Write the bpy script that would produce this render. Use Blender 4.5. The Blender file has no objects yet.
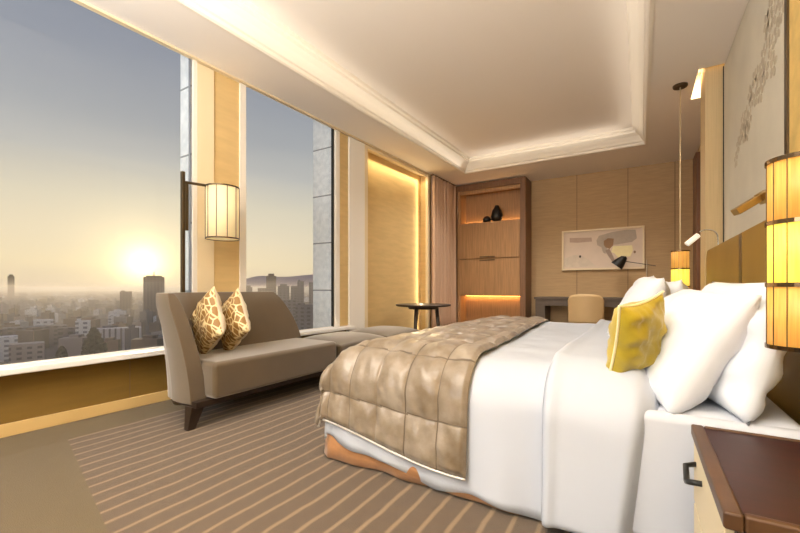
import bpy, bmesh, math, random
from mathutils import Vector, Matrix
random.seed(7)
PI = math.pi
SC = bpy.context.scene
COL = SC.collection
KW = 0.0309                      # the window wall runs a little askew to the room

# ------------------------------------------------------------------ colours / materials
def lin(c):
    r = []
    for v in c:
        v = v / 255.0
        r.append(v / 12.92 if v <= 0.04045 else ((v + 0.055) / 1.055) ** 2.4)
    return (r[0], r[1], r[2], 1.0)

MATS = {}
def mat(name, col, rough=0.6, metal=0.0, noise=0.0, nscale=8.0, bump=0.0, bscale=None, stretch=(1, 1, 1),
        sheen=0.0, emit=None, estr=0.0, coat=0.0, col2=None):
    if name in MATS: return MATS[name]
    m = bpy.data.materials.new(name); m.use_nodes = True
    nt = m.node_tree; N = nt.nodes; L = nt.links
    b = N['Principled BSDF']
    b.inputs['Base Color'].default_value = lin(col)
    b.inputs['Roughness'].default_value = rough
    b.inputs['Metallic'].default_value = metal
    b.inputs['Sheen Weight'].default_value = sheen
    b.inputs['Coat Weight'].default_value = coat
    if emit:
        b.inputs['Emission Color'].default_value = lin(emit); b.inputs['Emission Strength'].default_value = estr
    if noise > 0 or bump > 0 or col2:
        tc = N.new('ShaderNodeTexCoord'); mp = N.new('ShaderNodeMapping'); mp.inputs['Scale'].default_value = stretch
        L.new(tc.outputs['Object'], mp.inputs['Vector'])
        nz = N.new('ShaderNodeTexNoise'); nz.inputs['Scale'].default_value = nscale; nz.inputs['Detail'].default_value = 6
        L.new(mp.outputs['Vector'], nz.inputs['Vector'])
        if noise > 0 or col2:
            r = N.new('ShaderNodeValToRGB')
            c = lin(col)
            if col2: ca, cb = lin(col2), c
            else: ca = tuple(min(1, x * (1 - noise)) for x in c[:3]) + (1,); cb = tuple(min(1, x * (1 + noise)) for x in c[:3]) + (1,)
            r.color_ramp.elements[0].position = 0.32; r.color_ramp.elements[0].color = ca
            r.color_ramp.elements[1].position = 0.68; r.color_ramp.elements[1].color = cb
            L.new(nz.outputs['Fac'], r.inputs['Fac']); L.new(r.outputs['Color'], b.inputs['Base Color'])
        if bump > 0:
            nb = nz
            if bscale:
                nb = N.new('ShaderNodeTexNoise'); nb.inputs['Scale'].default_value = bscale; nb.inputs['Detail'].default_value = 5
                L.new(mp.outputs['Vector'], nb.inputs['Vector'])
            bp = N.new('ShaderNodeBump'); bp.inputs['Strength'].default_value = bump; bp.inputs['Distance'].default_value = 0.02
            L.new(nb.outputs['Fac'], bp.inputs['Height']); L.new(bp.outputs['Normal'], b.inputs['Normal'])
    MATS[name] = m
    return m

# ------------------------------------------------------------------ object helpers
def link_mesh(name, bm, m, parent=None, base=None, smooth=False, local=False, bevel=0.0, subsurf=0, solid=0.0, autos=None):
    """one mesh object; verts given in world coords unless local"""
    me = bpy.data.meshes.new(name)
    bmesh.ops.recalc_face_normals(bm, faces=bm.faces[:])
    off = Vector((0, 0, 0))
    if not local:
        if parent is not None:
            p = parent
            while p is not None:
                off += p.location; p = p.parent
        elif base is not None:
            off = Vector(base)
        elif len(bm.verts):
            xs = [v.co.x for v in bm.verts]; ys = [v.co.y for v in bm.verts]; zs = [v.co.z for v in bm.verts]
            off = Vector(((min(xs) + max(xs)) / 2, (min(ys) + max(ys)) / 2, min(zs)))
        bmesh.ops.translate(bm, verts=bm.verts[:], vec=-off)
    bm.to_mesh(me); bm.free()
    if smooth:
        for p in me.polygons: p.use_smooth = True
    o = bpy.data.objects.new(name, me); COL.objects.link(o)
    if isinstance(m, (list, tuple)):
        for x in m: me.materials.append(x)
    else: me.materials.append(m)
    if parent is not None: o.parent = parent
    elif not local: o.location = off
    if solid:
        s = o.modifiers.new('solid', 'SOLIDIFY'); s.thickness = solid; s.offset = -1
    if bevel:
        bv = o.modifiers.new('bevel', 'BEVEL'); bv.width = bevel; bv.segments = 3; bv.limit_method = 'ANGLE'; bv.angle_limit = math.radians(40)
        for p in me.polygons: p.use_smooth = True
        wn = o.modifiers.new('wn', 'WEIGHTED_NORMAL'); wn.keep_sharp = True
    if subsurf:
        ss = o.modifiers.new('sub', 'SUBSURF'); ss.levels = subsurf; ss.render_levels = subsurf
    return o

def tag(o, label=None, cat=None, group=None, kind=None):
    if label: o['label'] = label
    if cat: o['category'] = cat
    if group: o['group'] = group
    if kind: o['kind'] = kind
    return o

def thing(name, label, cat, loc, group=None, rotz=0.0):
    o = bpy.data.objects.new(name, None); COL.objects.link(o)
    o.location = loc; o.rotation_euler = (0, 0, rotz); o.empty_display_size = 0.1
    return tag(o, label, cat, group)

def box(bm, x0, x1, y0, y1, z0, z1, M=None, mi=0):
    vs = [Vector((x, y, z)) for x in (x0, x1) for y in (y0, y1) for z in (z0, z1)]
    if M is not None: vs = [M @ v for v in vs]
    v = [bm.verts.new(c) for c in vs]
    for f in ((0, 1, 3, 2), (4, 6, 7, 5), (0, 4, 5, 1), (2, 3, 7, 6), (0, 2, 6, 4), (1, 5, 7, 3)):
        fc = bm.faces.new([v[i] for i in f]); fc.material_index = mi
    return bm

def wbox(bm, y0, y1, o0, o1, z0, z1, mi=0):
    """box following the skew window wall; o = offset from the room's x=0 line"""
    v = []
    for o in (o0, o1):
        for y in (y0, y1):
            for z in (z0, z1):
                v.append(bm.verts.new((o + KW * y, y, z)))
    for f in ((0, 1, 3, 2), (4, 6, 7, 5), (0, 4, 5, 1), (2, 3, 7, 6), (0, 2, 6, 4), (1, 5, 7, 3)):
        fc = bm.faces.new([v[i] for i in f]); fc.material_index = mi
    return bm

def tube(bm, pts, r, n=10, cap=True):
    pts = [Vector(p) for p in pts]
    rings = []
    for i, p in enumerate(pts):
        d = (pts[min(i + 1, len(pts) - 1)] - pts[max(i - 1, 0)]).normalized()
        up = Vector((0, 0, 1)) if abs(d.z) < 0.95 else Vector((1, 0, 0))
        a = d.cross(up).normalized(); b = d.cross(a).normalized()
        rr = r[i] if isinstance(r, (list, tuple)) else r
        rings.append([bm.verts.new(p + a * math.cos(2 * PI * k / n) * rr + b * math.sin(2 * PI * k / n) * rr) for k in range(n)])
    for i in range(len(rings) - 1):
        for k in range(n):
            bm.faces.new((rings[i][k], rings[i][(k + 1) % n], rings[i + 1][(k + 1) % n], rings[i + 1][k]))
    if cap:
        bm.faces.new(rings[0]); bm.faces.new(rings[-1][::-1])
    return bm

def lathe(bm, prof, cx=0, cy=0, n=32, cap=True):
    rings = []
    for r, z in prof:
        rings.append([bm.verts.new((cx + r * math.cos(2 * PI * k / n), cy + r * math.sin(2 * PI * k / n), z)) for k in range(n)])
    for i in range(len(rings) - 1):
        for k in range(n):
            bm.faces.new((rings[i][k], rings[i][(k + 1) % n], rings[i + 1][(k + 1) % n], rings[i + 1][k]))
    if cap:
        bm.faces.new(rings[0][::-1]); bm.faces.new(rings[-1])
    return bm

def grid(bm, f, nu, nv):
    g = [[bm.verts.new(f(i / nu, j / nv)) for j in range(nv + 1)] for i in range(nu + 1)]
    for i in range(nu):
        for j in range(nv):
            bm.faces.new((g[i][j], g[i + 1][j], g[i + 1][j + 1], g[i][j + 1]))
    return g

def prism(bm, poly, z0, z1, ax='z'):
    def P(a, b, c):
        return {'z': (a, b, c), 'y': (a, c, b), 'x': (c, a, b)}[ax]
    lo = [bm.verts.new(P(a, b, z0)) for a, b in poly]; hi = [bm.verts.new(P(a, b, z1)) for a, b in poly]
    n = len(poly)
    bm.faces.new(lo[::-1]); bm.faces.new(hi)
    for i in range(n): bm.faces.new((lo[i], lo[(i + 1) % n], hi[(i + 1) % n], hi[i]))
    return bm

NB = bmesh.new
def hsh(*a):
    v = math.sin(sum(x * k for x, k in zip(a, (12.9898, 78.233, 37.719)))) * 43758.5453
    return v - math.floor(v)
def vnoise(x, y):
    xi, yi = math.floor(x), math.floor(y); xf, yf = x - xi, y - yi
    xf = xf * xf * (3 - 2 * xf); yf = yf * yf * (3 - 2 * yf)
    a, b, c, d = hsh(xi, yi), hsh(xi + 1, yi), hsh(xi, yi + 1), hsh(xi + 1, yi + 1)
    return (a + (b - a) * xf) * (1 - yf) + (c + (d - c) * xf) * yf - 0.5
def sstep(a, b, x):
    t = max(0, min(1, (x - a) / (b - a))); return t * t * (3 - 2 * t)

# ------------------------------------------------------------------ materials
WHITE = mat('white_paint', (236, 230, 220), 0.6)
CEIL = mat('ceiling_plaster', (246, 238, 228), 0.8)
CREAM = mat('cream_lacquer', (232, 214, 178), 0.55)
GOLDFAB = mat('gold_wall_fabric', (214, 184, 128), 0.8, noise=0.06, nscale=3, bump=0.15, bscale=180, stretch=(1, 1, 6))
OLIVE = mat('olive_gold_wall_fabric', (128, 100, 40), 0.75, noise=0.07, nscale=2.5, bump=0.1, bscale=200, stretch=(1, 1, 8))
BASEB = mat('tan_baseboard', (212, 180, 120), 0.55)
SILLM = mat('white_sill_stone', (240, 238, 236), 0.3)
BACKW = mat('beige_woven_wallcovering', (192, 162, 122), 0.85, noise=0.07, nscale=5, bump=0.25, bscale=60, stretch=(1, 1, 14))
GROOVE = mat('groove_shadow_gap', (120, 98, 70), 0.8)
WOOD = mat('walnut_veneer', (172, 130, 86), 0.45, noise=0.18, nscale=5, stretch=(14, 14, 0.6), bump=0.05)
WOODD = mat('walnut_frame', (124, 88, 58), 0.45, noise=0.18, nscale=5, stretch=(12, 12, 0.6), bump=0.05)
BRONZE = mat('bronze_metal', (96, 82, 62), 0.35, metal=0.85)
BRASS = mat('brushed_brass', (176, 146, 88), 0.3, metal=0.9)
CHROME = mat('pale_chrome', (225, 222, 215), 0.2, metal=0.9)
DARKW = mat('dark_espresso_wood', (62, 50, 42), 0.4, noise=0.15, nscale=4, stretch=(2, 2, 12))
BLACK = mat('black_lacquer', (22, 22, 22), 0.4)
LEG = mat('dark_stained_leg', (40, 28, 20), 0.4)

def carpet_mat():
    m = bpy.data.materials.new('striped_carpet'); m.use_nodes = True
    nt = m.node_tree; N = nt.nodes; L = nt.links; b = N['Principled BSDF']
    b.inputs['Roughness'].default_value = 0.95; b.inputs['Sheen Weight'].default_value = 0.2
    g = N.new('ShaderNodeNewGeometry'); s = N.new('ShaderNodeSeparateXYZ'); L.new(g.outputs['Position'], s.inputs[0])
    def M(op, a, bb=None, c=None):
        n = N.new('ShaderNodeMath'); n.operation = op
        for i, x in enumerate((a, bb, c)):
            if x is None: continue
            if isinstance(x, (int, float)): n.inputs[i].default_value = x
            else: L.new(x, n.inputs[i])
        return n.outputs[0]
    nz = N.new('ShaderNodeTexNoise'); nz.inputs['Scale'].default_value = 3.2; nz.inputs['Detail'].default_value = 3
    L.new(g.outputs['Position'], nz.inputs['Vector'])
    wob = M('MULTIPLY', M('SUBTRACT', nz.outputs['Fac'], 0.5), 0.045)
    x = M('ADD', s.outputs['X'], wob)
    ph = M('FRACT', M('ADD', M('DIVIDE', x, 0.1), 40.93))
    dist = M('ABSOLUTE', M('SUBTRACT', ph, 0.5))
    line = M('LESS_THAN', dist, 0.085)
    soft = N.new('ShaderNodeMapRange'); soft.inputs['From Min'].default_value = 0.05; soft.inputs['From Max'].default_value = 0.14
    soft.inputs['To Min'].default_value = 1; soft.inputs['To Max'].default_value = 0; L.new(dist, soft.inputs['Value'])
    inx = M('GREATER_THAN', s.outputs['X'], -3.06)
    edge = M('ADD', M('MULTIPLY', M('ADD', s.outputs['X'], 3.05), -0.23), 1.0)
    iny = M('GREATER_THAN', s.outputs['Y'], edge)
    inside = M('MULTIPLY', inx, iny)
    f = N.new('ShaderNodeTexNoise'); f.inputs['Scale'].default_value = 260; f.inputs['Detail'].default_value = 3
    L.new(g.outputs['Position'], f.inputs['Vector'])
    f2 = N.new('ShaderNodeTexNoise'); f2.inputs['Scale'].default_value = 22; f2.inputs['Detail'].default_value = 4
    L.new(g.outputs['Position'], f2.inputs['Vector'])
    def mix(fac, a, c):
        n = N.new('ShaderNodeMix'); n.data_type = 'RGBA'
        if isinstance(fac, float): n.inputs['Factor'].default_value = fac
        else: L.new(fac, n.inputs['Factor'])
        for i, v in ((6, a), (7, c)):
            if isinstance(v, tuple): n.inputs[i].default_value = v
            else: L.new(v, n.inputs[i])
        return n.outputs[2]
    ground = mix(f2.outputs['Fac'], lin((84, 66, 46)), lin((106, 85, 61)))
    st = mix(soft.outputs[0], ground, lin((146, 122, 92)))
    olive = mix(f2.outputs['Fac'], lin((84, 66, 20)), lin((100, 80, 30)))
    plain = mix(inx, olive, mix(f2.outputs['Fac'], lin((92, 75, 40)), lin((104, 86, 50))))
    base = mix(inside, plain, st)
    n = N.new('ShaderNodeMix'); n.data_type = 'RGBA'; n.blend_type = 'MULTIPLY'; n.inputs['Factor'].default_value = 0.35
    L.new(base, n.inputs[6]); L.new(f.outputs['Fac'], n.inputs[7])
    L.new(n.outputs[2], b.inputs['Base Color'])
    bp = N.new('ShaderNodeBump'); bp.inputs['Strength'].default_value = 0.5; bp.inputs['Distance'].default_value = 0.01
    L.new(f.outputs['Fac'], bp.inputs['Height']); L.new(bp.outputs['Normal'], b.inputs['Normal'])
    return m

def stone_mat():
    m = bpy.data.materials.new('pale_granite'); m.use_nodes = True
    nt = m.node_tree; N = nt.nodes; L = nt.links; b = N['Principled BSDF']
    b.inputs['Roughness'].default_value = 0.5
    g = N.new('ShaderNodeNewGeometry'); s = N.new('ShaderNodeSeparateXYZ'); L.new(g.outputs['Position'], s.inputs[0])
    def M(op, a, bb):
        n = N.new('ShaderNodeMath'); n.operation = op
        for i, x in enumerate((a, bb)):
            if isinstance(x, (int, float)): n.inputs[i].default_value = x
            else: L.new(x, n.inputs[i])
        return n.outputs[0]
    ph = M('FRACT', M('DIVIDE', M('ADD', s.outputs['Z'], 20 * 0.62 - 2.78 + 0.31), 0.62), 0)
    ph = M('ABSOLUTE', M('SUBTRACT', ph, 0.5), 0)
    ln = M('LESS_THAN', ph, 0.014)
    nz = N.new('ShaderNodeTexNoise'); nz.inputs['Scale'].default_value = 14; nz.inputs['Detail'].default_value = 8
    L.new(g.outputs['Position'], nz.inputs['Vector'])
    r = N.new('ShaderNodeValToRGB'); r.color_ramp.elements[0].position = 0.35; r.color_ramp.elements[1].position = 0.65
    r.color_ramp.elements[0].color = lin((214, 222, 232)); r.color_ramp.elements[1].color = lin((234, 240, 248))
    L.new(nz.outputs['Fac'], r.inputs['Fac'])
    mx = N.new('ShaderNodeMix'); mx.data_type = 'RGBA'; L.new(ln, mx.inputs['Factor']); L.new(r.outputs['Color'], mx.inputs[6])
    mx.inputs[7].default_value = lin((140, 148, 158))
    L.new(mx.outputs[2], b.inputs['Base Color'])
    return m
STONE = stone_mat()

def glass_mat():
    m = bpy.data.materials.new('window_glass'); m.use_nodes = True
    nt = m.node_tree; N = nt.nodes; L = nt.links
    for n in list(N):
        if n.type != 'OUTPUT_MATERIAL': N.remove(n)
    out = N['Material Output']
    t = N.new('ShaderNodeBsdfTransparent'); t.inputs[0].default_value = (0.97, 0.98, 0.98, 1)
    g = N.new('ShaderNodeBsdfGlossy'); g.inputs['Roughness'].default_value = 0.0
    fr = N.new('ShaderNodeMixShader'); fr.inputs[0].default_value = 0.015
    L.new(t.outputs[0], fr.inputs[1]); L.new(g.outputs[0], fr.inputs[2]); L.new(fr.outputs[0], out.inputs['Surface'])
    return m
GLASS = glass_mat()

# ================================================================== THE ROOM
YN, YF = -2.6, 7.73           # camera side end, back wall
def struct(name, bm, m, parent=None, **k):
    o = link_mesh(name, bm, m, parent, **k)
    if parent is None: o['kind'] = 'structure'
    return o

struct('floor', box(NB(), -3.8, 1.0, YN, 7.95, -0.12, 0), carpet_mat())

# window wall -------------------------------------------------------
bm = NB()
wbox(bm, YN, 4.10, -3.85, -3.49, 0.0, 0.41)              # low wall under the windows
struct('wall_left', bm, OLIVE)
bm = NB()
wbox(bm, YN, 4.1, -3.52, -3.47, 3.06, 3.35); wbox(bm, 4.1, 8.0, -3.85, -3.47, 2.975, 3.06)             # lintel above the windows
wbox(bm, YN, 7.25, -3.47, -3.425, 2.982, 2.9995)         # slim cornice strip under the ceiling
struct('trim_1', bm, CREAM)
bm = NB()
wbox(bm, 2.03, 2.54, -3.52, -3.47, 0.41, 3.06); wbox(bm, 2.06, 2.54, -3.68, -3.52, 0.41, 3.35)          # pier between the two windows
wbox(bm, 3.87, 4.10, -3.83, -3.47, 0.41, 3.06)
struct('trim_2', bm, GOLDFAB)
bm = NB(); wbox(bm, 2.045, 2.205, -3.47, -3.455, 0.452, 2.975); struct('trim_3', bm, CREAM, bevel=0.003)
bm = NB(); wbox(bm, 4.10, 4.43, -3.83, -3.44, 0.0, 2.975); struct('trim_4', bm, mat('white_pilaster', (240, 236, 228), 0.5), bevel=0.004)
# window 2 side strips
bm = NB(); wbox(bm, 2.475, 2.545, -3.50, -3.455, 0.452, 2.985); struct('trim_5', bm, WHITE, bevel=0.003)
bm = NB(); wbox(bm, 3.86, 3.93, -3.49, -3.455, 0.452, 2.985); struct('trim_6', bm, WHITE, bevel=0.003)
bm = NB(); wbox(bm, 2.005, 2.045, -3.475, -3.455, 0.452, 2.985); struct('trim_7', bm, WHITE, bevel=0.003)
# ribbed gold strip between window 2 and white pilaster
bm = NB()
for k in range(7):
    y = 3.935 + k * 0.0235
    wbox(bm, y, y + 0.017, -3.47, -3.458, 0.46, 2.975)
struct('trim_8', bm, GOLDFAB)
# niche wall: gold recessed panel
bm = NB()
wbox(bm, 4.43, 6.26, -3.85, -3.60, 0, 2.975)
wbox(bm, 6.26, 8.0, -3.85, -3.46, 0.0, 2.975)
struct('wall_left_niche', bm, GOLDFAB)
bm = NB()
wbox(bm, 4.43, 4.50, -3.60, -3.44, 0, 2.975)
wbox(bm, 6.20, 6.26, -3.47, -3.42, 0, 2.975)
wbox(bm, 4.50, 6.20, -3.48, -3.44, 2.93, 2.975)
struct('trim_9', bm, CREAM, bevel=0.003)
# sill and baseboard
bm = NB(); wbox(bm, YN, 3.86, -3.52, -3.34, 0.41, 0.452); wbox(bm, 3.86, 4.10, -3.47, -3.34, 0.41, 0.452); struct('trim_10', bm, SILLM, bevel=0.008)
bm = NB(); wbox(bm, YN, 4.10, -3.49, -3.47, 0, 0.083); struct('baseboard_left', bm, BASEB, bevel=0.004)
bm = NB()
wbox(bm, 1.52, 1.524, -3.491, -3.4885, 0.083, 0.41)
wbox(bm, 0.2, 0.204, -3.491, -3.4885, 0.083, 0.41)
struct('trim_11', bm, GROOVE)

def window(name, y0, y1, frame_m, jw):
    bm = NB()
    wbox(bm, y0, y1, -3.515, -3.49, 0.440, 0.458)
    wbox(bm, y0, y1, -3.515, -3.49, 3.045, 3.06)
    f = struct(name, bm, WHITE)
    bm = NB(); wbox(bm, y0, y1, -3.505, -3.499, 0.458, 3.045); link_mesh('glass', bm, GLASS, f)
    bm = NB(); wbox(bm, y1 - jw, y1, -3.515, -3.489, 0.452, 3.045); link_mesh('window_jamb', bm, frame_m, f)
    return f
window('window_1', YN, 2.005, mat('grey_metal_jamb', (150, 155, 165), 0.4, metal=0.5), 0.006)
window('window_2', 2.545, 3.855, BLACK, 0.022)
# exterior stone fins seen through the glass
bm = NB(); wbox(bm, 2.03, 2.40, -3.70, -3.525, -3.0, 3.9); struct('trim_12', bm, STONE)
bm = NB(); wbox(bm, 3.862, 4.30, -3.86, -3.52, -3.0, 3.9); struct('trim_13', bm, STONE)

# back wall ---------------------------------------------------------
struct('wall_back', box(NB(), -3.4, 1.3, YF, 7.95, 0, 3.35), BACKW)
bm = NB()
for x in (-0.99, -0.19, 0.468):
    box(bm, x - 0.004, x + 0.004, YF - 0.002, YF + 0.01, 0, 3.0)
struct('trim_15', bm, GROOVE)

# right (headboard) wall -------------------------------------------
bm = NB()
box(bm, 0.68, 1.0, YN, 4.62, 0, 3.3)
struct('wall_right', bm, mat('warm_wall_paint', (200, 176, 130), 0.8))
bm = NB(); box(bm, 0.72, 1.0, 5.2, 7.73, 0, 3.3); box(bm, 0.78, 1.0, 4.62, 5.2, 0, 3.4)
struct('wall_right_far', bm, BACKW)
PANELF = mat('beige_panel_fabric', (206, 180, 134), 0.7, noise=0.06, nscale=3, stretch=(40, 40, 0.6), bump=0.2, bscale=4)
bm = NB(); box(bm, 0.515, 0.66, 4.665, 5.0, 0, 3.12)
struct('trim_16', bm, PANELF, bevel=0.006)
# wooden door jamb further along the right wall
bm = NB(); box(bm, 0.66, 0.72, 6.93, 7.28, 0, 2.88)
struct('door_1', bm, mat('reddish_door_wood', (120, 78, 48), 0.4, noise=0.15, nscale=4, stretch=(10, 10, 0.6)), bevel=0.01)

# ceiling with raised tray ------------------------------------------
TY0, TY1 = -1.6, 6.60
def tl(y): return -2.86 + 0.0245 * y          # left rim of the tray follows the window wall
bm = NB()
def quad_slab(bm, pts, z0, z1):
    prism(bm, pts, z0, z1)
quad_slab(bm, [(-3.47 + KW * YN, YN), (tl(YN), YN), (tl(7.95), 7.95), (-3.47 + KW * 7.95, 7.95)], 3.0, 3.36)
quad_slab(bm, [(tl(TY1), TY1), (0.07, TY1), (0.07, 7.95), (tl(7.95), 7.95)], 3.0, 3.36)
quad_slab(bm, [(0.07, 5.29), (1.3, 5.29), (1.3, 7.95), (0.07, 7.95)], 3.0, 3.36)
quad_slab(bm, [(0.07, 4.60), (0.46, 4.60), (0.46, 5.29), (0.07, 5.29)], 3.0, 3.36)
quad_slab(bm, [(0.07, YN), (1.3, YN), (1.3, 4.60), (0.07, 4.60)], 3.0, 3.36)
quad_slab(bm, [(tl(YN), YN), (0.07, YN), (0.07, TY0), (tl(TY0), TY0)], 3.0, 3.36)
quad_slab(bm, [(tl(YN), TY0 - 0.1), (0.1, TY0 - 0.1), (0.1, TY1 + 0.1), (tl(TY1) - 0.2, TY1 + 0.1)], 3.22, 3.36)
quad_slab(bm, [(0.4, 4.5), (1.0, 4.5), (1.0, 5.4), (0.4, 5.4)], 3.25, 3.36)
struct('ceiling', bm, CEIL)
# crown moulding inside the tray: stepped profile swept round the rectangle
prof = [(0.0, 3.0), (-0.012, 2.992), (0.016, 2.992), (0.03, 3.004), (0.034, 3.03), (0.05, 3.04), (0.062, 3.07), (0.09, 3.115), (0.13, 3.145), (0.14, 3.15), (0.142, 3.18), (0.165, 3.19), (0.172, 3.221), (0.0, 3.221)]
bm = NB()
rings = []
for (cx, cy, sx, sy) in ((tl(TY0), TY0, 1, 1), (0.07, TY0, -1, 1), (0.07, TY1, -1, -1), (tl(TY1), TY1, 1, -1)):
    rings.append([bm.verts.new((cx + sx * o, cy + sy * o, z)) for o, z in prof])
for i in range(4):
    a, b = rings[i], rings[(i + 1) % 4]
    for k in range(len(prof)):
        bm.faces.new((a[k], a[(k + 1) % len(prof)], b[(k + 1) % len(prof)], b[k]))
struct('trim_17', bm, mat('crown_moulding_paint', (244, 236, 222), 0.6))

# ================================================================== WINDOW-SIDE FURNITURE
VELVET = mat('taupe_velvet', (86, 69, 43), 0.48, noise=0.10, nscale=4, sheen=0.6)
VELVETD = mat('taupe_velvet_piping', (118, 98, 70), 0.6, sheen=0.4)

def chaise():
    t = thing('chaise_sofa', 'taupe velvet sofa with one high curved arm and back, standing below the windows', 'sofa', (-2.8, 2.15, 0))
    # plan path of the arm + back shell (centre line), from the arm's front round to the far end of the back
    def shell():
        bm = NB()
        path = []
        path.append((-2.56, 1.555)); path.append((-2.66, 1.545)); path.append((-2.76, 1.55))
        cx, cy, R = -2.765, 1.825, 0.265
        for k in range(0, 9):
            a = math.radians(-92 - k * 10.5)
            path.append((cx + R * math.cos(a), cy + R * math.sin(a) + 0.0))
        for k in range(1, 12):
            path.append((-3.03 + 0.0 * k, 1.87 + k * 0.098))
        n = len(path); nz = 16; th = 0.062
        z0 = 0.17
        outer = []; inner = []
        for i, (x, y) in enumerate(path):
            p0 = Vector(path[max(0, i - 1)]); p1 = Vector(path[min(n - 1, i + 1)])
            d = (p1 - p0).normalized(); nrm = Vector((d.y, -d.x))   # points inwards/outwards
            c = Vector((-2.8, 2.3)) - Vector((x, y))
            if nrm.dot(c) < 0: nrm = -nrm                            # inward normal
            oo, ii = [], []
            for j in range(nz + 1):
                f = j / nz; z = z0 + (0.915 - z0) * f
                # shear of the two free ends
                sx = sy = 0.0
                endw = max(0, 1 - i / 5.0)
                if i <= 4: sx = -(0.20 * f ** 1.8) * (1 - i / 5.0)
                if i >= n - 6: sy = -(0.30 * f ** 2.4) * ((i - (n - 6)) / 5.0)
                lean = 0.085 * f ** 1.4                                      # whole shell leans outward a little
                tk = th * (1 - 0.25 * f)
                e = sstep(0.86, 1.0, f); tk2 = tk * (1 - 0.55 * e * e)
                px = x + sx - nrm.x * lean; py = y + sy - nrm.y * lean
                oo.append(bm.verts.new((px - nrm.x * tk2, py - nrm.y * tk2, z)))
                ii.append(bm.verts.new((px + nrm.x * tk2, py + nrm.y * tk2, z)))
            outer.append(oo); inner.append(ii)
        for i in range(n - 1):
            for j in range(nz):
                bm.faces.new((outer[i][j], outer[i + 1][j], outer[i + 1][j + 1], outer[i][j + 1]))
                bm.faces.new((inner[i][j], inner[i][j + 1], inner[i + 1][j + 1], inner[i + 1][j]))
            bm.faces.new((outer[i][nz], outer[i + 1][nz], inner[i + 1][nz], inner[i][nz]))
            bm.faces.new((outer[i][0], inner[i][0], inner[i + 1][0], outer[i + 1][0]))
        for j in range(nz):
            bm.faces.new((outer[0][j], outer[0][j + 1], inner[0][j + 1], inner[0][j]))
            bm.faces.new((outer[n - 1][j], inner[n - 1][j], inner[n - 1][j + 1], outer[n - 1][j + 1]))
        return bm
    o = link_mesh('backrest', shell(), VELVET, t, bevel=0.012)
    # seat block
    bm = NB()
    def seat(u, v):
        return None
    poly = [(-2.45, 1.60), (-2.45, 2.86), (-3.02, 2.88), (-3.02, 1.78), (-2.90, 1.63), (-2.60, 1.60)]
    prism(bm, poly, 0.19, 0.445)
    link_mesh('seat', bm, VELVET, t, bevel=0.035)
    bm = NB()
    prism(bm, [(-2.50, 1.50), (-2.50, 2.84), (-3.08, 2.86), (-3.08, 1.74), (-2.90, 1.55), (-2.70, 1.50)], 0.15, 0.19)
    link_mesh('plinth', bm, LEG, t, bevel=0.004)
    for (x, y, dx, dy) in ((-2.575, 1.53, 0.0, -0.035), (-2.98, 1.95, -0.02, -0.02), (-2.55, 2.78, 0.02, 0.02), (-3.03, 2.78, -0.02, 0.02)):
        bm = NB()
        a = [(-.04, -.04), (.04, -.04), (.04, .055), (-.04, .055)]
        hi = [bm.verts.new((x + p, y + q, 0.155)) for p, q in a]
        lo = [bm.verts.new((x + dx + p * 0.55, y + dy + q * 0.55, 0.0)) for p, q in a]
        bm.faces.new(hi); bm.faces.new(lo[::-1])
        for k in range(4): bm.faces.new((lo[k], lo[(k + 1) % 4], hi[(k + 1) % 4], hi[k]))
        link_mesh('leg', bm, LEG, t, bevel=0.003)
    return t
chaise()

def ottoman(y0, y1, label):
    t = thing('upholstered_ottoman', label, 'ottoman', (-2.78, (y0 + y1) / 2, 0), 'ottomans lined up after the sofa')
    def top(u, v):
        x = -3.10 + 0.65 * u; y = y0 + (y1 - y0) * v
        c = (1 - abs(2 * u - 1) ** 4) * (1 - abs(2 * v - 1) ** 4)
        return (x, y, 0.40 + 0.055 * c)
    bm = NB(); grid(bm, top, 16, 16)
    # side walls
    e = [v for v in bm.verts]
    bound = [ed for ed in bm.edges if ed.is_boundary]
    r = bmesh.ops.extrude_edge_only(bm, edges=bound)
    for v in [g for g in r['geom'] if isinstance(g, bmesh.types.BMVert)]: v.co.z = 0.19
    bound = [ed for ed in bm.edges if ed.is_boundary]
    bmesh.ops.holes_fill(bm, edges=bound)
    link_mesh('seat', bm, VELVET, t, bevel=0.02)
    link_mesh('plinth', box(NB(), -3.07, -2.50, y0 + 0.03, y1 - 0.03, 0.15, 0.19), LEG, t)
    for x in (-2.54, -3.03):
        for y in (y0 + 0.07, y1 - 0.07):
            bm = NB(); tube(bm, [(x, y, 0), (x, y, 0.155)], [0.016, 0.03], 8); link_mesh('leg', bm, LEG, t)
    return t
ottoman(2.90, 3.70, 'low taupe velvet ottoman butted against the far end of the sofa seat')
ottoman(3.72, 4.52, 'low taupe velvet ottoman furthest from the sofa, nearest the round table')

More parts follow.
